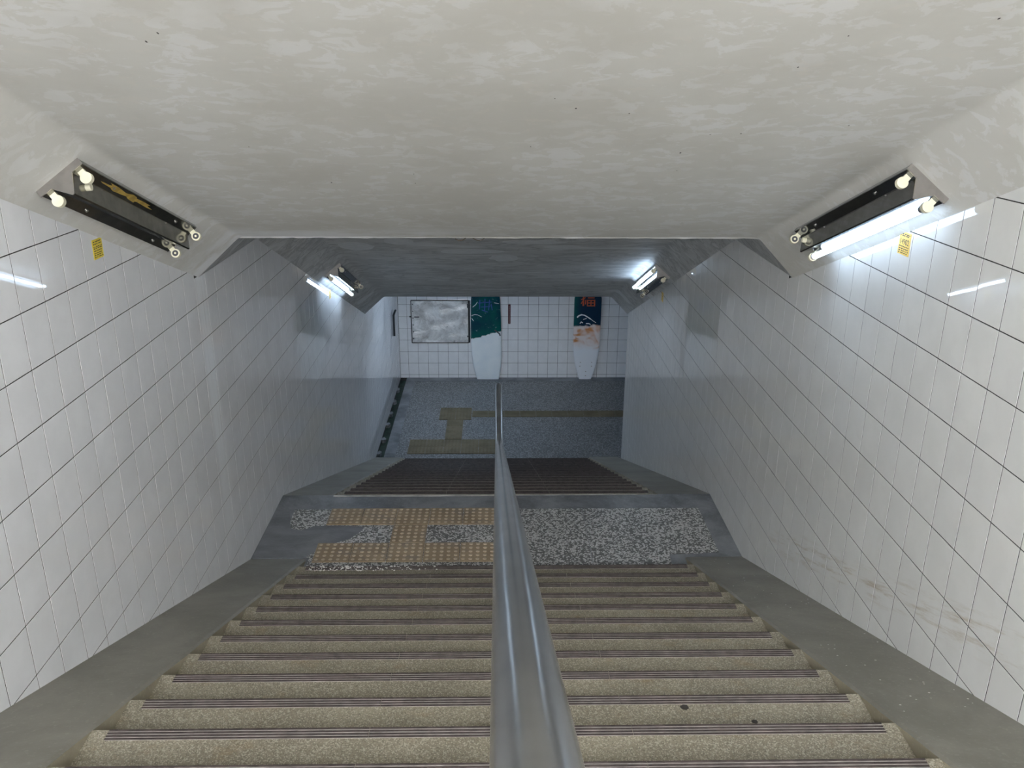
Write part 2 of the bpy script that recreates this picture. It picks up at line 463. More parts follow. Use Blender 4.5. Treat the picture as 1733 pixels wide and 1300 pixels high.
wl = MB(); wl.prism([(YTOP, -0.4), (YFAR + 0.3, -0.4), (YFAR + 0.3, 7.9), (YC0, 7.9), (YC0 - 0.4, 7.9), (YC0 - 0.4, 4.9), (YTOP, 4.9)], XL - 0.3, XL - 0.0016)
wall_left = tag(wl.build('wall_left', 'grout'), 'long left stair wall of pale glossy tiles with thin dark joints', kind='structure')
wr = MB(); wr.prism([(YTOP, -0.4), (YEND, -0.4), (YEND, 7.9), (YC0, 7.9), (YC0 - 0.4, 7.9), (YC0 - 0.4, 4.9), (YTOP, 4.9)], XR + 0.0016, XR + 0.3)
wall_right = tag(wr.build('wall_right', 'grout'), 'right stair wall of pale glossy tiles with brown scuffs near its foot', kind='structure')
tile_wall(wall_left, 'tile_left', side_cells(3.9857, 5.72 - 0.6661, YTOP, YFAR), lambda u, w_, d: Vector((XL - d, u, w_)), 300, 'left')
tile_wall(wall_right, 'tile_right', side_cells(3.3445, 5.72 - 0.6687, YTOP, YEND), lambda u, w_, d: Vector((XR + d, u, w_)), 300, 'right')
# the free end of the right wall, rounded off with plain tile colour, and the side passage wall beyond it
wn = MB(); wn.box(XR + 0.0, XR + 0.3, YEND, YEND + 0.008, 0, 2.8); wn.box(XR + 0.3, XEND, YEND - 0.3, YEND + 0.008, -0.4, 2.8)
tag(wn.build('wall_near', 'tile_far'), 'tiled passage wall running off to the right behind the stair wall', kind='structure')
wf = MB(); wf.box(XL - 0.3, XEND, YFAR + 0.0016, YFAR + 0.3, -0.4, 2.8)
wall_far = tag(wf.build('wall_far', 'grout'), 'far passage wall of small white tiles facing the stairs', kind='structure')
fx0, fz0 = -1.7583 * 0.9965, 5.72 - 5.185 * 0.9965
cells = []
for ci in range(-2, 54):
    for ri in range(-10, 4):
        a, b = max(fx0 + ci * TW, XL + 0.002) + GAP / 2, min(fx0 + (ci + 1) * TW, XEND) - GAP / 2
        u_, t_ = max(fz0 - (ri + 1) * TH, 0.0) + GAP / 2, min(fz0 - ri * TH, 2.70) - GAP / 2
        if b - a > 0.01 and t_ - u_ > 0.01: cells.append([(a, u_), (b, u_), (b, t_), (a, t_)])
tile_wall(wall_far, 'tile_far', cells, lambda u, w_, d: Vector((u, YFAR + d, w_)), 300, 'far')
we = MB(); we.box(XEND, XEND + 0.3, YEND - 0.3, YFAR + 0.3, -0.4, 2.8)
tag(we.build('wall_end', 'tile_far'), 'tiled wall closing the side passage far to the right', kind='structure')

# ---------------------------------------------------------------- ceilings
def blob(cx, cy, rx, ry, n=40, rough=0.16, seed=1):
    r = random.Random(seed); ph = [(r.uniform(0, 6.28), r.randint(2, 7), r.uniform(0.2, 1)) for _ in range(5)]
    out = []
    for i in range(n):
        a = 2 * math.pi * i / n; k = 1 + rough * sum(w_ * math.sin(m * a + p) for p, m, w_ in ph) / 2
        out.append((cx + rx * k * math.cos(a), cy + ry * k * math.sin(a)))
    return out
def ceil_seg(name, ya, za, yb, zb, mat, label, th=0.35):
    mb = MB()
    def fil(c, s, z):              # soft fillet where haunch meets flat ceiling (s = +1 left, -1 right)
        R_ = 0.03; a = (c - s * R_ * 0.74, z + HH - R_ * 0.67); b = (c + s * R_, z + HH)
        return [((1 - q) ** 2 * a[0] + 2 * q * (1 - q) * c + q * q * b[0], (1 - q) ** 2 * a[1] + 2 * q * (1 - q) * (z + HH) + q * q * b[1]) for q in (0, .25, .5, .75, 1)]
    def ring(y, z): return [(XL, y, z)] + [(x, y, q) for x, q in fil(CL, 1, z)] + [(x, y, q) for x, q in fil(CR, -1, z)[::-1]] + [(XR, y, z), (XR, y, z + HH + th), (XL, y, z + HH + th)]
    n = 24; rings = []; m_ = 14
    for i in range(n + 1):
        f = i / n; rings.append(ring(ya + (yb - ya) * f, za + (zb - za) * f))
    vs = [q for r in rings for q in r]; fs = []
    for i in range(n):
        for k in range(m_):
            k2 = (k + 1) % m_; fs.append((i * m_ + k, i * m_ + k2, i * m_ + m_ + k2, i * m_ + m_ + k))
    fs += [tuple(range(m_)), tuple(range(n * m_, n * m_ + m_))]
    mb.add(vs, fs)
    return tag(mb.build(name, mat, None, True), label, kind='structure')
c1 = ceil_seg('ceiling', YC0, z_haunch(YC0), 5.465, 4.497, 'plaster', 'whitewashed sloping ceiling over the upper stairs with slanted sides')
ceil_seg('ceiling', 5.465, 4.497, 6.88, 4.497, 'plaster_grey', 'level ceiling above the landing hidden behind the whitewashed edge')
c3 = ceil_seg('ceiling', 6.88, 4.497, 12.2, 2.443, 'plaster_grey', 'grey sloping ceiling over the lower stairs with pale patches')
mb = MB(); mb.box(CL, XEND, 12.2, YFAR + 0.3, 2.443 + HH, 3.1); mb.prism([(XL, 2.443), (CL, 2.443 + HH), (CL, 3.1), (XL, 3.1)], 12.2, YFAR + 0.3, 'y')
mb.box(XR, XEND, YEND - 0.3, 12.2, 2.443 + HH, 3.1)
tag(mb.build('ceiling', 'plaster_grey'), 'flat ceiling of the passage at the foot of the stairs', kind='structure')
# pale ragged lip along the end of the upper ceiling
lip = MB(); pts = []
n = 70
for i in range(n + 1):
    x = CL + (CR - CL) * i / n; pts.append((x, 5.466, 4.497 + HH - 0.004 - random.random() * 0.006))
for a, b in zip(pts[:-1], pts[1:]):
    lip.add([(a[0], 5.44, a[2] + 0.022), (b[0], 5.44, b[2] + 0.022), (b[0], b[1] + 0.004, b[2]), (a[0], a[1] + 0.004, a[2]), (a[0], 5.474, 4.497 + HH + 0.05), (b[0], 5.474, 4.497 + HH + 0.05)],
            [(0, 1, 2, 3), (3, 2, 5, 4)])
tag(lip.build('plaster_lip', 'plaster', c1), 'ragged plaster lip')
# smooth pale filler patches on the lower ceiling
PATCHES = ((-1.389, 8.50, 0.19, 0.19), (-0.939, 8.26, 0.145, 0.15), (-0.248, 8.765, 0.35, 0.115), (0.094, 9.12, 0.16, 0.185), (0.373, 8.28, 0.31, 0.10))
for q, (cx, cy, rx, ry) in enumerate(PATCHES):
    mb = MB(); pl = blob(cx, cy, rx, ry, 36, 0.12, 40 + q)
    pl = [(u, v_, 4.76 - 0.386 * (v_ - 6.88)) for u, v_ in pl]
    nn = len(pl); mb.add([(u, v_, z + 0.004) for u, v_, z in pl] + [(cx + (u - cx) * 0.97, cy + (v_ - cy) * 0.97, 4.76 - 0.386 * ((cy + (v_ - cy) * 0.97) - 6.88) - 0.002) for u, v_, z in pl],
        [tuple(range(nn, 2 * nn))] + [(i, (i + 1) % nn, nn + (i + 1) % nn, nn + i) for i in range(nn)])
    mb.build('filler_patch', 'filler', c3)
# little dark marks on the upper ceiling
mk = MB()
def ceil_pt(x, y): return Vector((x, y, z_haunch(y) + HH - 0.0015))
for _ in range(20):
    x, y = random.uniform(-1.5, 1.6), random.uniform(2.3, 4.2)
    r1, r2 = random.uniform(0.002, 0.004), random.uniform(0.003, 0.009)
    c = ceil_pt(x, y); an = random.random() * 3.1
    q = [c + Vector((math.cos(an + k * math.pi / 3) * r1, math.sin(an + k * math.pi / 3) * r2, -0.374 * math.sin(an + k * math.pi / 3) * r2)) for k in range(6)]
    mk.add(q, [tuple(range(6))])
tag(mk.build('soot_mark', 'gum', c1), 'tiny dark marks', kind='stuff')
wi = MB(); wi.tube([(-0.26 + 0.012 * i, 5.49 + 0.006 * math.sin(i * 1.3), 4.745 - 0.012 * math.sin(i * 0.62)) for i in range(20)], 0.0025, 6)
tag(wi.build('wire', 'wire'), 'thin bit of rusty wire poking from the ceiling edge', 'wire')

# ---------------------------------------------------------------- floors
fl = MB(); fl.box(XL + 0.13, XEND, YE + 4.2, YFAR, -0.25, 0.0)
floor = tag(fl.build('floor', 'tunnel_terrazzo'), 'speckled grey terrazzo floor of the passage at the foot', kind='structure')
mb = MB(); mb.box(XL + 0.13, -1.62, 12.48, YFAR, 0.0, 0.004); mb.box(-1.62, 4.0, YFAR - 0.22, YFAR, 0.0, 0.004)
tag(mb.build('concrete_border', 'border_concrete', floor), 'plain concrete border')
landing = MB(); landing.box(XL, XR, 5.45, YE, ZL - 0.3, ZL)
landing = tag(landing.build('floor', 'border_concrete'), 'landing floor between the flights, dark concrete around speckled terrazzo', kind='structure')
pv = MB(); pv.box(-30, 30, -30, YTOP - RUN, ZTOPL - 0.3, ZTOPL + 0.04)
tag(pv.build('floor', 'plaza_concrete'), 'street pavement behind the head of the stairs', kind='structure')
for x0, x1 in ((-1.752, -0.2), (-0.196, 0.755), (0.761, 1.782)):
    mb = MB()
    if x0 < -1.5:
        mb.prism([(IL + 0.02, 5.59), (x1, 5.59), (x1, 6.672), (x0, 6.672), (x0, 5.885), (IL + 0.02, 5.885)], ZL, ZL + 0.004, 'z')
    elif x1 > 1.5:
        mb.prism([(x0, 5.59), (1.36, 5.59), (1.38, 5.90), (x1, 5.93), (x1, 6.672), (x0, 6.672)], ZL, ZL + 0.004, 'z')
    else: mb.box(x0, x1, 5.59, 6.672, ZL, ZL + 0.004)
    mb.build('terrazzo_panel', 'landing_terrazzo', landing)
# grey cement smear over the left end of the landing
mb = MB(); mb.prism([(XL + 0.01, 5.875), (-1.50, 5.872), (-1.40, 6.02), (-1.30, 6.10), (-1.20, 6.16), (-1.13, 6.27), (-1.10, 6.36), (-1.30, 6.385), (-1.52, 6.38), (-1.62, 6.30), (-1.72, 6.34), (-1.76, 6.52), (-1.80, 6.67), (XL + 0.01, 6.68)], ZL, ZL + 0.0065, 'z')
mb.build('cement_patch', 'patch_cement', landing)
mb = MB(); mb.box(IL + 0.02, 0.06, YE - 0.03, YE - 0.004, ZL, ZL + 0.004); mb.box(0.06, IR - 0.03, YE - 0.018, YE - 0.006, ZL, ZL + 0.003)
tag(mb.build('edge_trim', 'edge_trim', landing), 'pale metal edge strip')

# tactile paving
def tactile_mesh(mat, wdt=0.283, h=0.011, n=5, bars=False):
    mb = MB(); a = wdt / 2; mb.bbox(-a, a, -a, a, 0, 0.010, 0.0015)
    p = wdt / n
    for i in range(n):
        if bars:
            x = -a + p * (i + 0.5); mb.bbox(x - 0.012, x + 0.012, -a + 0.02, a - 0.02, 0.009, 0.0145, 0.002); continue
        for j in range(n):
            x, y = -a + p * (i + 0.5), -a + p * (j + 0.5); vs = []; fs = []; sg = 8
            for r, z in ((0.017, 0.0095), (0.0145, 0.0132), (0.008, 0.0148)):
                vs += [(x + r * math.cos(2 * math.pi * k / sg), y + r * math.sin(2 * math.pi * k / sg), z) for k in range(sg)]
            for q in range(2):
                for k in range(sg): fs.append((q * sg + k, q * sg + (k + 1) % sg, (q + 1) * sg + (k + 1) % sg, (q + 1) * sg + k))
            fs.append(tuple(range(2 * sg, 3 * sg))); mb.add(vs, fs)
    o = mb.build('tactile_tile', mat); me = o.data; bpy.data.objects.remove(o); return me
tt = tactile_mesh('tactile_tan')
P = 0.2875
def tput(me, par, x, y, z): 
    meshobj('tactile_tile', me, par, (x, y, z), (random.gauss(0, 0.002), random.gauss(0, 0.002), random.gauss(0, 0.006)))
for i in range(5): tput(tt, landing, -1.438 + P * (i + 0.5), 5.943, ZL + 0.003); tput(tt, landing, -1.432 + P * (i + 0.5), 6.533, ZL + 0.003)
tput(tt, landing, -1.438 + P * 2.5, 6.233, ZL + 0.003)
td = tactile_mesh('tactile_olive', 0.284); tb_ = tactile_mesh('tactile_olive', 0.284, bars=True)
for i in range(5):
    for j in range(2): tput(td, floor, -1.435 + P * (i + 0.5), 12.60 + P * (j + 0.5), 0.0)
for j in range(3): tput(tb_, floor, -1.435 + P * 2.5, 13.19 + P * (j + 0.5), 0.0)
for i in range(2):
    for j in range(2): tput(td, floor, -1.01 + P * (i + 0.5), 14.06 + P * (j + 0.5), 0.0)
for i in range(16):
    o = meshobj('tactile_tile', tb_, floor, (-0.425 + P * (i + 0.5), 14.335, 0.0), (0, 0, math.pi / 2))

# drain channel along the left wall
ch = MB(); ch.box(XL, XL + 0.135, 12.3, YFAR, -0.30, -0.07)
dr = tag(ch.build('drain_channel', 'moss'), 'dark mossy open drain channel along the foot of the left wall', 'drain', kind='structure')
for i in range(6):
    mb = MB(); y = 12.75 + i * 0.58 + random.uniform(-0.08, 0.08)
    mb.prism(blob(XL + 0.012 + 0.02 * random.random(), y, 0.035, 0.07, 16, 0.3, i + 3), -0.07, -0.012, 'z'); mb.build('stone', 'border_concrete', dr)

# ---------------------------------------------------------------- stair flights
def strip_piece(length):
    mb = MB(); a = length / 2
    mb.k = 0; mb.box(-a, a, -0.026, 0.026, 0.0, 0.0022)
    mb.k = 1
    for i in range(4):
        y = -0.0215 + i * 0.0143; mb.bbox(-a, a, y - 0.0042, y + 0.0042, 0.0018, 0.0050, 0.0010)
    o = mb.build('nosing_strip', ['strip_base', 'strip_ridge']); me = o.data; bpy.data.objects.remove(o); return me
PIECES = [(-1.422, -0.468), (-0.466, 0.502), (0.504, 1.44)]
smesh = [strip_piece(b - a) for a, b in PIECES]
def flight(name, label, ys, zs, run, mat, xs):
    root = empty(name, (0, ys[0], zs[0])); tag(root, label, 'stairs', kind='structure')
    for k, (y, z) in enumerate(zip(ys, zs)):
        mb = MB(); ch_ = 0.006
        # tread block with a rounded nosing on its far edge
        prof = [(y - run, z - 0.26), (y - 0.012, z - 0.26), (y - 0.012, z - 0.035), (y, z - 0.028), (y, z - ch_), (y - ch_ * 0.4, z - ch_ * 0.3), (y - ch_, z), (y - run, z)]
        mb.prism(prof, xs[0], xs[1]); st = mb.build('step', mat); st.parent = root
        st.matrix_parent_inverse = root.matrix_world.inverted()
        st.parent = root; st.location = (0, -root.location.y, -root.location.z); st.matrix_parent_inverse = Matrix.Identity(4)
        for (a, b), me in zip(PIECES, smesh):
            o = bpy.data.objects.new('nosing_strip', me); COL.objects.link(o); o.parent = st
            o.location = ((a + b) / 2 + random.uniform(-0.012, 0.012) * 0, y - 0.032, z + 0.0)
    return root
uy = [5.586 - RUN * k for k in range(25)]; uz = [z_ramp(y) - 0.004 for y in uy]
flight('stair_flight', 'upper flight of speckled olive steps with brown grooved nosing strips', uy, uz, RUN, 'step_terrazzo', (IL, IR))
ly = [YE + LRUN * k for k in range(1, 18)]; lz = [ZL - LRISE * k for k in range(1, 18)]
flight('stair_flight', 'lower flight of dark steps going down to the passage', ly, lz, LRUN, 'step_terrazzo', (IL, IR))

# sloping concrete side ramps (stair borders)
def side_ramp(x0, x1, ya, yb, label, inner):
    mb = MB(); n = 40; top = []
    for i in range(n + 1):
        y = ya + (yb - ya) * i / n; top.append((y, z_ramp(min(max(y, ya + 1e-6), yb - 1e-6))))
    b = 0.012
    # top face with a softened inner edge
    xi = x1 if inner > 0 else x0; xo = x0 if inner > 0 else x1
    vs = []; fs = []
    for y, z in top:
        wob = 0.003 * math.sin(y * 17.0) + 0.002 * math.sin(y * 41.0)
        vs += [(xo, y, z - 0.45), (xo, y, z), (xi - inner * (b + 0.006), y, z), (xi + inner * wob * 0.5, y, z - b * 0.6), (xi, y, z - 0.45)]
    m = 5
    for i in range(n):
        for k in range(m):
            k2 = (k + 1) % m; fs.append((i * m + k, i * m + k2, i * m + m + k2, i * m + m + k))
    fs += [tuple(range(m)), tuple(range(n * m, n * m + m))]
    mb.add(vs, fs)
    for i in range(n):
        for k in (3,): mb.mi[i * m + k] = 1
    return tag(mb.build('side_ramp', ['ramp_concrete', 'ramp_side']), label, 'ramp', 'concrete borders beside the stairs', kind='structure')
side_ramp(XL, IL, YTOP, YS, 'smooth concrete border ramp between the upper steps and left wall', 1)
side_ramp(IR, XR, YTOP, YS, 'smooth concrete border ramp between the upper steps and right wall', -1)
side_ramp(XL, IL, YE, 12.476, 'dark concrete border ramp between the lower steps and left wall', 1)
side_ramp(IR, XR, YE, 12.476, 'dark concrete border ramp between the lower steps and right wall', -1)

# ---------------------------------------------------------------- handrail
XH = 0.026
def z_rail(y):
    if y < 5.86: return z_ramp(y) + 0.97
    return None
pts = []
for y in [YTOP + 0.3 + 0.2 * i for i in range(100)]:
    if y > 5.80: break
    pts.append((XH, y, ZL + 0.392 * (YS - y) + 0.965 + 0.0093 * (5.5 - y)))
def arc(p0, p1, p2, n=7):
    return [tuple((1 - t_) ** 2 * a + 2 * t_ * (1 - t_) * b + t_ * t_ * c for a, b, c in zip(p0, p1, p2)) for t_ in [i / n for i in range(n + 1)]]
zl0 = ZL + 0.965
pts = [p for p in pts if p[1] < 5.72]
pts += arc((XH, 5.74, zl0 + 0.392 * 0.12), (XH, 5.87, zl0), (XH, 6.02, zl0))
pts += [(XH, 6.5, zl0)]
pts += arc((XH, 7.06, zl0), (XH, 7.2, zl0), (XH, 7.34, zl0 - 0.391 * 0.14))
ylast = 12.3
pts += [(XH, 7.34 + (ylast - 7.34) * i / 12, zl0 - 0.391 * (7.34 - 7.2 + (ylast - 7.34) * i / 12)) for i in range(1, 12)]
ze = zl0 - 0.391 * (ylast - 7.2)
pts += arc((XH, ylast, ze), (XH, ylast + 0.12, ze - 0.047), (XH, ylast + 0.13, ze - 0.2)) + [(XH, ylast + 0.13, 0.3), (XH, ylast + 0.13, 0.004)]
hr = empty('handrail', (XH, 6.4, ZL))
tag(hr, 'stainless steel pipe handrail down the middle of the stairs', 'handrail')
o = MB().tube(pts, 0.0305, 32).build('rail_pipe', 'rail_steel', None, True)
o.parent = hr; o.location = (-XH, -6.4, -ZL)
def stair_z(y):
    if y < 5.586:
        k = math.floor((5.586 - y) / RUN); return z_ramp(5.586 - RUN * k) - 0.004
    if y < YE: return ZL + 0.004
    if y < 12.17: return ZL - LRISE * (math.floor((y - YE) / LRUN) + 1)
    return 0.0
def rail_at(y):
    if y < 5.8: return ZL + 0.392 * (YS - y) + 0.965
    if y < 7.2: return zl0
    return zl0 - 0.391 * (y - 7.2)
for k_y in (5.586 - RUN * 20.5, 5.586 - RUN * 15.5, 5.586 - RUN * 10.5, 5.586 - RUN * 5.5, 6.45, YE + LRUN * 3.5, YE + LRUN * 8.5, YE + LRUN * 13.5):
    zb = stair_z(k_y)
    po = MB().tube([(XH, k_y, zb), (XH, k_y, rail_at(k_y) - 0.01)], 0.021, 16).build('post', 'rail_steel', hr, True); po.location = (-XH, -6.4, -ZL)
    MB().tube([(XH, k_y, zb), (XH, k_y, zb + 0.006), (XH, k_y, zb + 0.008)], 0.045, 20).build('base_flange', 'rail_steel', po, True)

# ---------------------------------------------------------------- fluorescent fittings
def fitting(centre, u, v, label, lit=(), dead=(), stained=False, L=1.335, tube='tube_lit'):
    """u along the tube, v across (towards the ceiling), n into the room"""
    u = Vector(u).normalized(); v = Vector(v); v = (v - u * v.dot(u)).normalized(); n = u.cross(v)
    if n.z > 0: n = -n
    mat = Matrix((u, v, n)).transposed().to_4x4(); mat.translation = Vector(centre)
    root = empty('fluorescent_light', mat=mat); tag(root, label, 'light', 'twin tube ceiling lights')
    W = 0.105; a = L / 2
    base = MB(); base.bbox(-a, a, -W, W, 0.0, 0.028, 0.003); base.build('base_plate', 'lamp_mirror_stained' if stained else 'lamp_mirror', root)
    rd = MB(); rd.prism([(-0.050, 0.0275), (0.050, 0.0275), (0.004, 0.100), (-0.004, 0.100)], -a + 0.004, a - 0.03, 'x')
    rdo = rd.build('reflector_ridge', 'lamp_mirror_stained' if stained else 'lamp_mirror', root)
    for e in (-1, 1):
        ep = MB(); x0, x1 = (-a - 0.003, -a + 0.003) if e < 0 else (a - 0.003, a + 0.003)
        if e < 0: ep.prism([(-W - 0.002, -0.0), (W + 0.002, 0.0), (W + 0.002, 0.030), (0.053, 0.031), (0.004, 0.104), (-0.004, 0.104), (-0.053, 0.031), (-W - 0.002, 0.030)], x0, x1, 'x')
        else: ep.prism([(-W - 0.002, 0.0), (W + 0.002, 0.0), (W + 0.002, 0.029), (-W - 0.002, 0.029)], x0, x1, 'x')
        ep.build('end_plate', 'lamp_steel', root)
    for sd in (-1, 1):
        y = sd * 0.074; zc = 0.066
        for e in (-1, 1):
            x = e * (a - 0.045) if e < 0 else a - 0.012
            sk = MB(); sk.box(x - 0.009, x + 0.009, y - 0.014, y + 0.014, 0.024, zc - 0.008)
            sk.tube([(x - 0.011, y, zc), (x + 0.011, y, zc)], 0.0245, 20)
            so = sk.build('lamp_holder', 'socket_cream', root, True)
            if (sd, 0) not in lit:
                f = -e
                hm = MB(); hm.k = 0; hm.tube([(x + f * 0.0105, y, zc), (x + f * 0.0125, y, zc)], 0.017, 16); hm.k = 1
                hm.tube([(x + f * 0.012, y, zc), (x + f * 0.0145, y, zc)], 0.006, 10)
                hm.build('contact', ['socket_hole', 'socket_cream'], so)
        if (sd, 0) in lit:
            x0, x1 = -a - 0.0 - 0.045 + 0.085, a - 0.02
            x0 = -(a - 0.045) + 0.010; 
            tu = MB(); tu.tube([(x0 + 0.035, y, zc), (x1 - 0.028, y, zc)], 0.0165, 20); tu.build('tube', tube, root, True)
            for ca, cb in ((x0, x0 + 0.035), (x1 - 0.028, x1)): MB().tube([(ca, y, zc), (cb, y, zc)], 0.0175, 20).build('tube_cap', 'tube_cap', root, True)
        for q in (-0.33, 0.40):
            sw = MB(); sw.tube([(q, sd * 0.078, 0.027), (q, sd * 0.078, 0.032), (q, sd * 0.078, 0.034)], 0.007, 10); sw.build('screw', 'lamp_steel', root, True)
    st = MB(); xx = -a + 0.12 if stained else a - 0.10
    st.tube([(xx, 0.030, 0.055), (xx, 0.050, 0.068)], 0.015, 16); st.build('starter', 'socket_cream', root, True)
    if stained:
        sm = MB(); sm.prism(blob(-0.18, 0.078, 0.20, 0.016, 26, 0.5, 5), 0.0281, 0.0286, 'z'); sm.build('stain', 'rust_smear', root)
    return root
bL, bR = Vector((0.291, 0, 0.263)).normalized(), Vector((-0.257, 0, 0.263)).normalized()
def on_haunch(side, y, d): 
    x, b = (XL, bL) if side < 0 else (XR, bR)
    return Vector((x, y, z_haunch(y))) + b * d
su, sl_ = (0, 1, -0.374), (0, 1, -0.386)
fitting(on_haunch(-1, 4.19, 0.203), su, bL, 'unlit light with empty sockets and a rust smear, upper left', stained=True)
fitting(on_haunch(1, 4.25, 0.187), su, bR, 'light with one glowing tube beside the amber number sticker, upper right', lit=((-1, 0),), L=1.36)
fitting(on_haunch(-1, 9.78, 0.208), sl_, bL, 'light glowing low on the left above the lower stairs', lit=((-1, 0),), L=1.39, tube='tube_lower')
fitting(on_haunch(1, 9.78, 0.178), sl_, bR, 'light glowing on the right above the lower stairs, upper tube lit', lit=((1, 0),), L=1.38, tube='tube_lower')
fitting((-0.7, 13.8, 2.706), (1, 0, 0), (0, 1, 0), 'passage ceiling light hidden behind the sloping ceiling', lit=((-1, 0), (1, 0)), tube='tube_passage')
fitting((6.6, 13.8, 2.706), (1, 0, 0), (0, 1, 0), 'passage ceiling light out of sight round the right corner', lit=((-1, 0), (1, 0)), tube='tube_passage')

# ---------------------------------------------------------------- stickers on the side walls
def text_mesh(body, size):
    cu = bpy.data.curves.new('lettering', 'FONT'); cu.body = body; cu.size = size; cu.align_x = 'CENTER'; cu.align_y = 'CENTER'; cu.extrude = 0.0003
    ob = bpy.data.objects.new('lettering', cu); COL.objects.link(ob)
    dg = bpy.context.evaluated_depsgraph_get(); me = bpy.data.meshes.new_from_object(ob.evaluated_get(dg))
    bpy.data.objects.remove(ob); bpy.data.curves.remove(cu); return me
def sticker(side, y, z, wd, ht, mat, label, number=None, rows=True):
    u = Vector((0, 1, 0)) if side < 0 else Vector((0, -1, 0)); n = Vector((1, 0, 0)) if side < 0 else Vector((-1, 0, 0))
    m_ = Matrix((u, Vector((0, 0, 1)), n)).transposed().to_4x4(); m_.translation = Vector(((XL if side < 0 else XR) + n.x * 0.0012, y, z))
    root = empty('number_sticker', mat=m_); tag(root, label, 'sticker', 'yellow number stickers')
    MB().bbox(-wd / 2, wd / 2, -ht / 2, ht / 2, 0, 0.0016, 0.0004).build('sheet', mat, root)
    if number:
        me = text_mesh(number, wd * 0.34); me.materials.append(M['ink'])
        meshobj('lettering', me, root, (0, ht * 0.06, 0.0018))
    ln = MB(); r = random.Random(int(abs(y * 100)))
    if rows:
        ys_ = (0.40, 0.33, -0.14, -0.24, -0.33, -0.42) if number else (0.38, 0.26, 0.12, 0.04, -0.08, -0.2, -0.3, -0.4)
        for q in ys_:
            x = -wd * 0.42
            while x < wd * 0.38:
                k = r.uniform(0.04, 0.16) * wd; ln.box(x, min(x + k, wd * 0.43), q * ht - 0.0022, q * ht + 0.0026, 0.0012, 0.0020); x += k + r.uniform(0.02, 0.10) * wd
        tag(ln.build('printed_line', 'ink', root), kind='stuff')
    return root
sticker(-1, 4.135, 5.72 - 0.784, 0.104, 0.094, 'sticker_yellow', 'yellow printed sticker on the left wall under the unlit light')
sticker(1, 4.016, 5.72 - 0.732, 0.114, 0.108, 'sticker_amber', 'amber sticker numbered 14902 on the right wall under the lit light', '14902')
sticker(-1, 9.71, 5.72 - 2.372, 0.10, 0.098, 'sticker_amber', 'small sticker on the left wall far down under the lower light')
sticker(1, 9.685, 5.72 - 2.395, 0.10, 0.108, 'sticker_amber', 'small sticker on the right wall far down under the lower light')

# ---------------------------------------------------------------- things against the far wall
def board(name, label, x0, outline, thick, mat, lean, roll):
    """outline: (z, centre, half width) from foot to nose"""
    root = empty(name, (x0, 0, 0)); tag(root, label, 'surfboard', 'painted surfboards by the far wall')
    m_ = Matrix.Translation((x0, YFAR - 0.085, 0.0)) @ Matrix.Rotation(roll, 4, 'Y') @ Matrix.Rotation(-lean, 4, 'X')
    root.matrix_world = m_
    mb = MB(); sec = 14; rings = []
    for z, c, h in outline:
        tk = thick * (0.55 + 0.45 * min(1, h / 0.24))
        rings.append([(c + h * math.copysign(abs(math.cos(a)) ** 0.55, math.cos(a)), tk / 2 * math.copysign(abs(math.sin(a)) ** 0.8, math.sin(a)), z) for a in [2 * math.pi * k / (2 * sec) for k in range(2 * sec)]])
    n2 = 2 * sec; vs = [q for r in rings for q in r]; fs = []
    for i in range(len(rings) - 1):
        for k in range(n2): fs.append((i * n2 + k, i * n2 + (k + 1) % n2, (i + 1) * n2 + (k + 1) % n2, (i + 1) * n2 + k))
    fs += [tuple(range(n2)), tuple(range((len(rings) - 1) * n2, len(rings) * n2))]
    mb.add(vs, fs); mb.build('deck', mat, root, True)
    return root
def lerp_outline(keys, n=30):
    out = []
    z0, z1 = keys[0][0], keys[-1][0]
    for i in range(n + 1):
        z = z0 + (z1 - z0) * i / n
        for a, b in zip(keys[:-1], keys[1:]):
            if a[0] <= z <= b[0] + 1e-9:
                t_ = (z - a[0]) / (b[0] - a[0]); t_ = t_ if b[2] < 0.2 or a[2] < 0.2 else t_
                out.append((z, a[1] + (b[1] - a[1]) * t_, a[2] + (b[2] - a[2]) * t_)); break
    return out
def stroke(mb, pts, wd, y):
    for (x0, z0), (x1, z1) in zip(pts[:-1], pts[1:]):
        d = Vector((x1 - x0, z1 - z0)); L = d.length; d /= L; nx, nz = -d.y * wd / 2, d.x * wd / 2
        e = wd * 0.3
        q = [(x0 - d.x * e + nx, z0 - d.y * e + nz), (x0 - d.x * e - nx, z0 - d.y * e - nz), (x1 + d.x * e - nx, z1 + d.y * e - nz), (x1 + d.x * e + nx, z1 + d.y * e + nz)]
        mb.prism(q, y - 0.0008, y, 'y')
A = board('surfboard', 'wide surfboard, teal sea above and plain white below, beside the metal panel', -0.187,
          lerp_outline([(0.0, 0.03, 0.22), (0.08, 0.028, 0.24), (0.26, 0.018, 0.277), (0.51, 0.008, 0.298), (0.76, 0.0, 0.303), (1.2, -0.004, 0.298), (1.66, -0.01, 0.284), (1.95, -0.013, 0.235), (2.15, -0.015, 0.15), (2.25, -0.015, 0.06), (2.28, -0.015, 0.01)], 60), 0.055, 'board_teal_white', 0.012, 0.0)
yf = -0.0285
mb = MB()
for p_, w_ in (([(-0.12, 1.64), (-0.13, 1.46)], 0.02), ([(-0.15, 1.58), (0.10, 1.60)], 0.018), ([(-0.02, 1.66), (-0.03, 1.42)], 0.022), ([(0.07, 1.64), (0.05, 1.44)], 0.02), ([(-0.10, 1.50), (0.08, 1.51)], 0.016), ([(-0.08, 1.44), (0.03, 1.40)], 0.018), ([(0.10, 1.56), (0.12, 1.44)], 0.018)): stroke(mb, p_, w_, yf)
mb.build('painted_character', 'paint_blue', A)
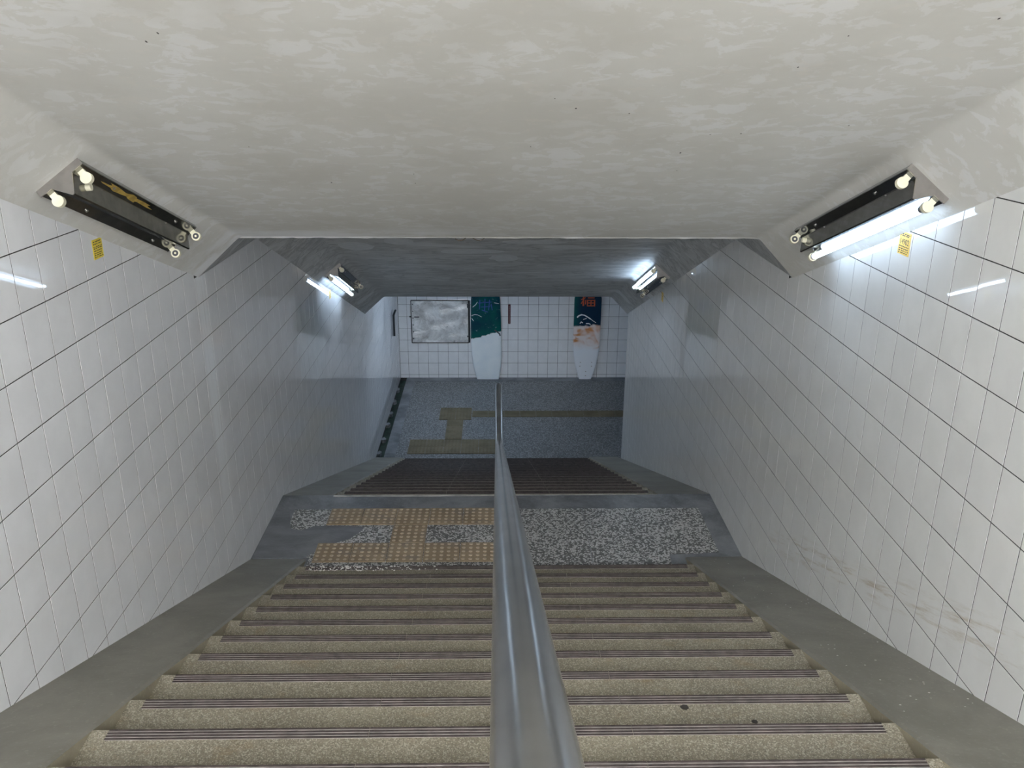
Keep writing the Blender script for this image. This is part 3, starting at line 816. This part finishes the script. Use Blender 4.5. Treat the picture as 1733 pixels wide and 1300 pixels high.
for p_, w_ in (([(-0.26, 1.50), (-0.20, 1.55), (-0.17, 1.60)], 0.012), ([(-0.28, 1.33), (-0.22, 1.35), (-0.16, 1.34), (-0.09, 1.30)], 0.009), ([(-0.28, 1.27), (-0.25, 1.22)], 0.009), ([(0.16, 1.585), (0.25, 1.57)], 0.008)):
    mb = MB(); stroke(mb, p_, w_, yf); mb.build('painted_foam', 'paint_white', A)
mb = MB(); stroke(mb, [(0.17, 1.03), (0.21, 1.0), (0.26, 0.96), (0.275, 0.92)], 0.026, yf); mb.build('painted_rock', 'board_rim', A)
B = board('surfboard', 'narrow surfboard with orange character, navy top, orange swirls and white tail', 1.811,
          lerp_outline([(0.0, -0.006, 0.120), (0.06, -0.006, 0.143), (0.32, -0.005, 0.218), (0.55, -0.002, 0.25), (0.81, 0.0, 0.268), (1.66, 0.004, 0.268), (1.85, 0.004, 0.235), (2.02, 0.004, 0.15), (2.10, 0.004, 0.06), (2.12, 0.004, 0.01)], 60), 0.055, 'board_navy_orange', 0.012, 0.0)
mb = MB()
for p_, w_ in (([(-0.09, 1.74), (-0.09, 1.53)], 0.030), ([(-0.13, 1.65), (-0.05, 1.69)], 0.02), ([(-0.105, 1.62), (-0.13, 1.57)], 0.018), ([(-0.045, 1.64), (-0.05, 1.56)], 0.018), ([(-0.01, 1.73), (0.13, 1.73)], 0.022), ([(0.0, 1.685), (0.12, 1.685)], 0.022),
               ([(-0.01, 1.64), (-0.01, 1.52)], 0.02), ([(0.13, 1.64), (0.13, 1.52)], 0.024), ([(-0.01, 1.635), (0.13, 1.635)], 0.02), ([(-0.01, 1.582), (0.13, 1.582)], 0.02), ([(0.0, 1.525), (0.13, 1.525)], 0.022), ([(0.06, 1.63), (0.06, 1.53)], 0.018)): stroke(mb, p_, w_, yf)
mb.build('painted_character', 'paint_orange', B)
mb = MB()
stroke(mb, [(-0.20, 1.295), (-0.17, 1.325), (-0.12, 1.345)], 0.028, yf); stroke(mb, [(-0.12, 1.345), (-0.06, 1.335), (0.0, 1.30), (0.06, 1.26)], 0.022, yf); stroke(mb, [(0.06, 1.26), (0.12, 1.215), (0.17, 1.185)], 0.010, yf)
stroke(mb, [(-0.14, 1.17), (-0.12, 1.20), (-0.09, 1.18)], 0.018, yf); stroke(mb, [(-0.02, 1.165), (0.03, 1.165), (0.06, 1.15)], 0.018, yf); stroke(mb, [(-0.08, 1.25), (-0.02, 1.27)], 0.012, yf)
mb.build('painted_foam', 'paint_white', B)
for x, z in ((-0.11, 0.36), (0.115, 0.36), (-0.12, 0.28), (0.115, 0.28), (0.0, 0.17), (0.0, 0.08)):
    MB().tube([(x, yf + 0.004, z), (x, yf, z)], 0.011, 10).build('fin_plug', 'lamp_steel', B)

# aluminium panel on the far wall
px0, px1, pz0, pz1 = -1.665, -0.535, 0.75, 1.613
root = empty('metal_panel', (px0, YFAR, pz0)); tag(root, 'dented aluminium cover panel on the far wall beside the teal surfboard', 'panel')
def loc_box(name, mat, x0, x1, y0, y1, z0, z1, bev=False):
    mb = MB(); mb.box(x0 - px0, x1 - px0, y0 - YFAR, y1 - YFAR, z0 - pz0, z1 - pz0); return mb.build(name, mat, root)
mb = MB(); nx, nz = 28, 20; rr = random.Random(3)
vs = []; fs = []
for i in range(nx + 1):
    for j in range(nz + 1):
        e = 0 if i in (0, nx) or j in (0, nz) else 1
        vs.append((0.01 + (px1 - px0 - 0.02) * i / nx, -0.030 - e * (0.004 * math.sin(i * 0.7 + j * 0.3) + 0.0035 * math.sin(j * 0.9 - i * 0.25) + rr.uniform(-0.0012, 0.0012)), 0.01 + (pz1 - pz0 - 0.02) * j / nz))
for i in range(nx):
    for j in range(nz):
        k = i * (nz + 1) + j; fs.append((k, k + nz + 1, k + nz + 2, k + 1))
mb.add(vs, fs); mb.build('sheet', 'aluminium_sheet', root, True)
for a in ((px0 - 0.006, px0 + 0.008, pz0, pz1), (px1 - 0.006, px1 + 0.004, pz0, pz1), (px0, px1, pz0 - 0.006, pz0 + 0.008), (px0, px1, pz1 - 0.006, pz1 + 0.010)):
    loc_box('frame_edge', 'lamp_mirror', a[0], a[1], YFAR - 0.033, YFAR, a[2], a[3])
loc_box('back_box', 'dark_metal', px0, px1 + 0.03, YFAR - 0.022, YFAR, pz0, pz1)
for z in (pz1 - 0.10, pz1 - 0.14, pz0 + 0.12): loc_box('hinge', 'dark_metal', px1 - 0.03, px1 + 0.034, YFAR - 0.045, YFAR - 0.02, z, z + 0.03)
loc_box('latch', 'dark_metal', px0 - 0.035, px0 + 0.005, YFAR - 0.04, YFAR - 0.015, 1.275, 1.30)
loc_box('handle', 'dark_metal', px0 + 0.06, px0 + 0.16, YFAR - 0.055, YFAR - 0.03, 1.277, 1.292)
for q in range(6): loc_box('rivet', 'dark_metal', px0 + 0.025, px0 + 0.045, YFAR - 0.040, YFAR - 0.028, pz0 + 0.08 + q * 0.14, pz0 + 0.10 + q * 0.14)

# red strip sign
sg = empty('strip_sign', (0.271, YFAR, 1.335)); tag(sg, 'narrow upright dark red strip sign with pale lettering on the far wall', 'sign')
MB().box(-0.024, 0.024, -0.012, 0, -0.193, 0.193).build('plate', 'sign_red', sg)
lt = MB(); r = random.Random(9); z = 0.16
while z > -0.18:
    h = r.uniform(0.010, 0.022); w_ = r.uniform(0.008, 0.013)
    lt.box(-w_, w_, -0.0135, -0.011, z - h, z - h + 0.005); lt.box(-w_ * 0.3, w_ * 0.4, -0.0135, -0.011, z - h, z); z -= h + 0.010
tag(lt.build('lettering', 'sign_letter', sg), kind='stuff')
for z in (0.193, -0.205): MB().box(-0.018, 0.020, -0.006, 0, z, z + 0.012).build('fixing', 'sign_letter', sg)
# dark hook bar on the left wall near the far corner
hb = empty('hook_bar', (XL, 15.47, 1.14)); tag(hb, 'short dark upright metal bar on the left wall near the far corner', 'bar')
MB().box(0.0, 0.035, -0.02, 0.02, 0.0, 0.41).build('bar', 'dark_metal', hb)
MB().tube([(0.02, 0.0, 0.41), (0.03, 0.06, 0.44), (0.04, 0.13, 0.46)], 0.02, 8).build('hook', 'dark_metal', hb)

# ---------------------------------------------------------------- litter and spots
fk = MB(); r = random.Random(21)
z0 = uz[0]
for _ in range(150):
    x = -1.40 + abs(r.gauss(0, 0.22)) * 1.6 if r.random() < 0.7 else r.uniform(-1.4, -0.45); y = 5.586 - r.uniform(0.005, 0.075)
    s_ = r.uniform(0.003, 0.010); a = r.random() * 3
    if x > -0.4: continue
    q = [(x + s_ * math.cos(a + k * 1.57) * r.uniform(0.5, 1.2), y + s_ * 0.7 * math.sin(a + k * 1.57)) for k in range(4)]
    fk.prism(q, z0 + 0.006, z0 + 0.0085, 'z')
tag(fk.build('paint_flakes', 'flake_white'), 'white paint flakes scattered on the left end of the lowest step', 'flakes', kind='stuff')
fk = MB()
for _ in range(70):
    x = r.uniform(1.56, 1.93); y = r.uniform(2.6, 4.6) if r.random() < 0.7 else r.uniform(4.6, 5.8); s_ = r.uniform(0.0015, 0.006); zz = z_ramp(y)
    q = [(x + s_ * math.cos(k * 1.57 + x * 50), y + s_ * math.sin(k * 1.57 + x * 50)) for k in range(4)]
    fk.add([(u, v_, z_ramp(v_) + 0.002) for u, v_ in q], [(0, 1, 2, 3)])
tag(fk.build('paint_flakes', 'flake_white'), 'tiny pale flecks scattered on the right border ramp', 'flakes', kind='stuff')
for k, x, dy, s_, lab in ((11, -0.335, 0.135, 0.0165, 'dark chewing gum spot on a near step left of the handrail'), (9, 0.76, 0.075, 0.017, 'large dark spot on a step right of the handrail'), (9, 1.02, 0.16, 0.012, 'smaller dark spot on a step towards the right ramp')):
    y = uy[k] - dy
    mb = MB(); mb.prism(blob(x, y, s_, s_ * 0.9, 14, 0.15, k), uz[k] - 0.0005, uz[k] + 0.0012, 'z'); tag(mb.build('gum_spot', 'gum'), lab, 'spot')
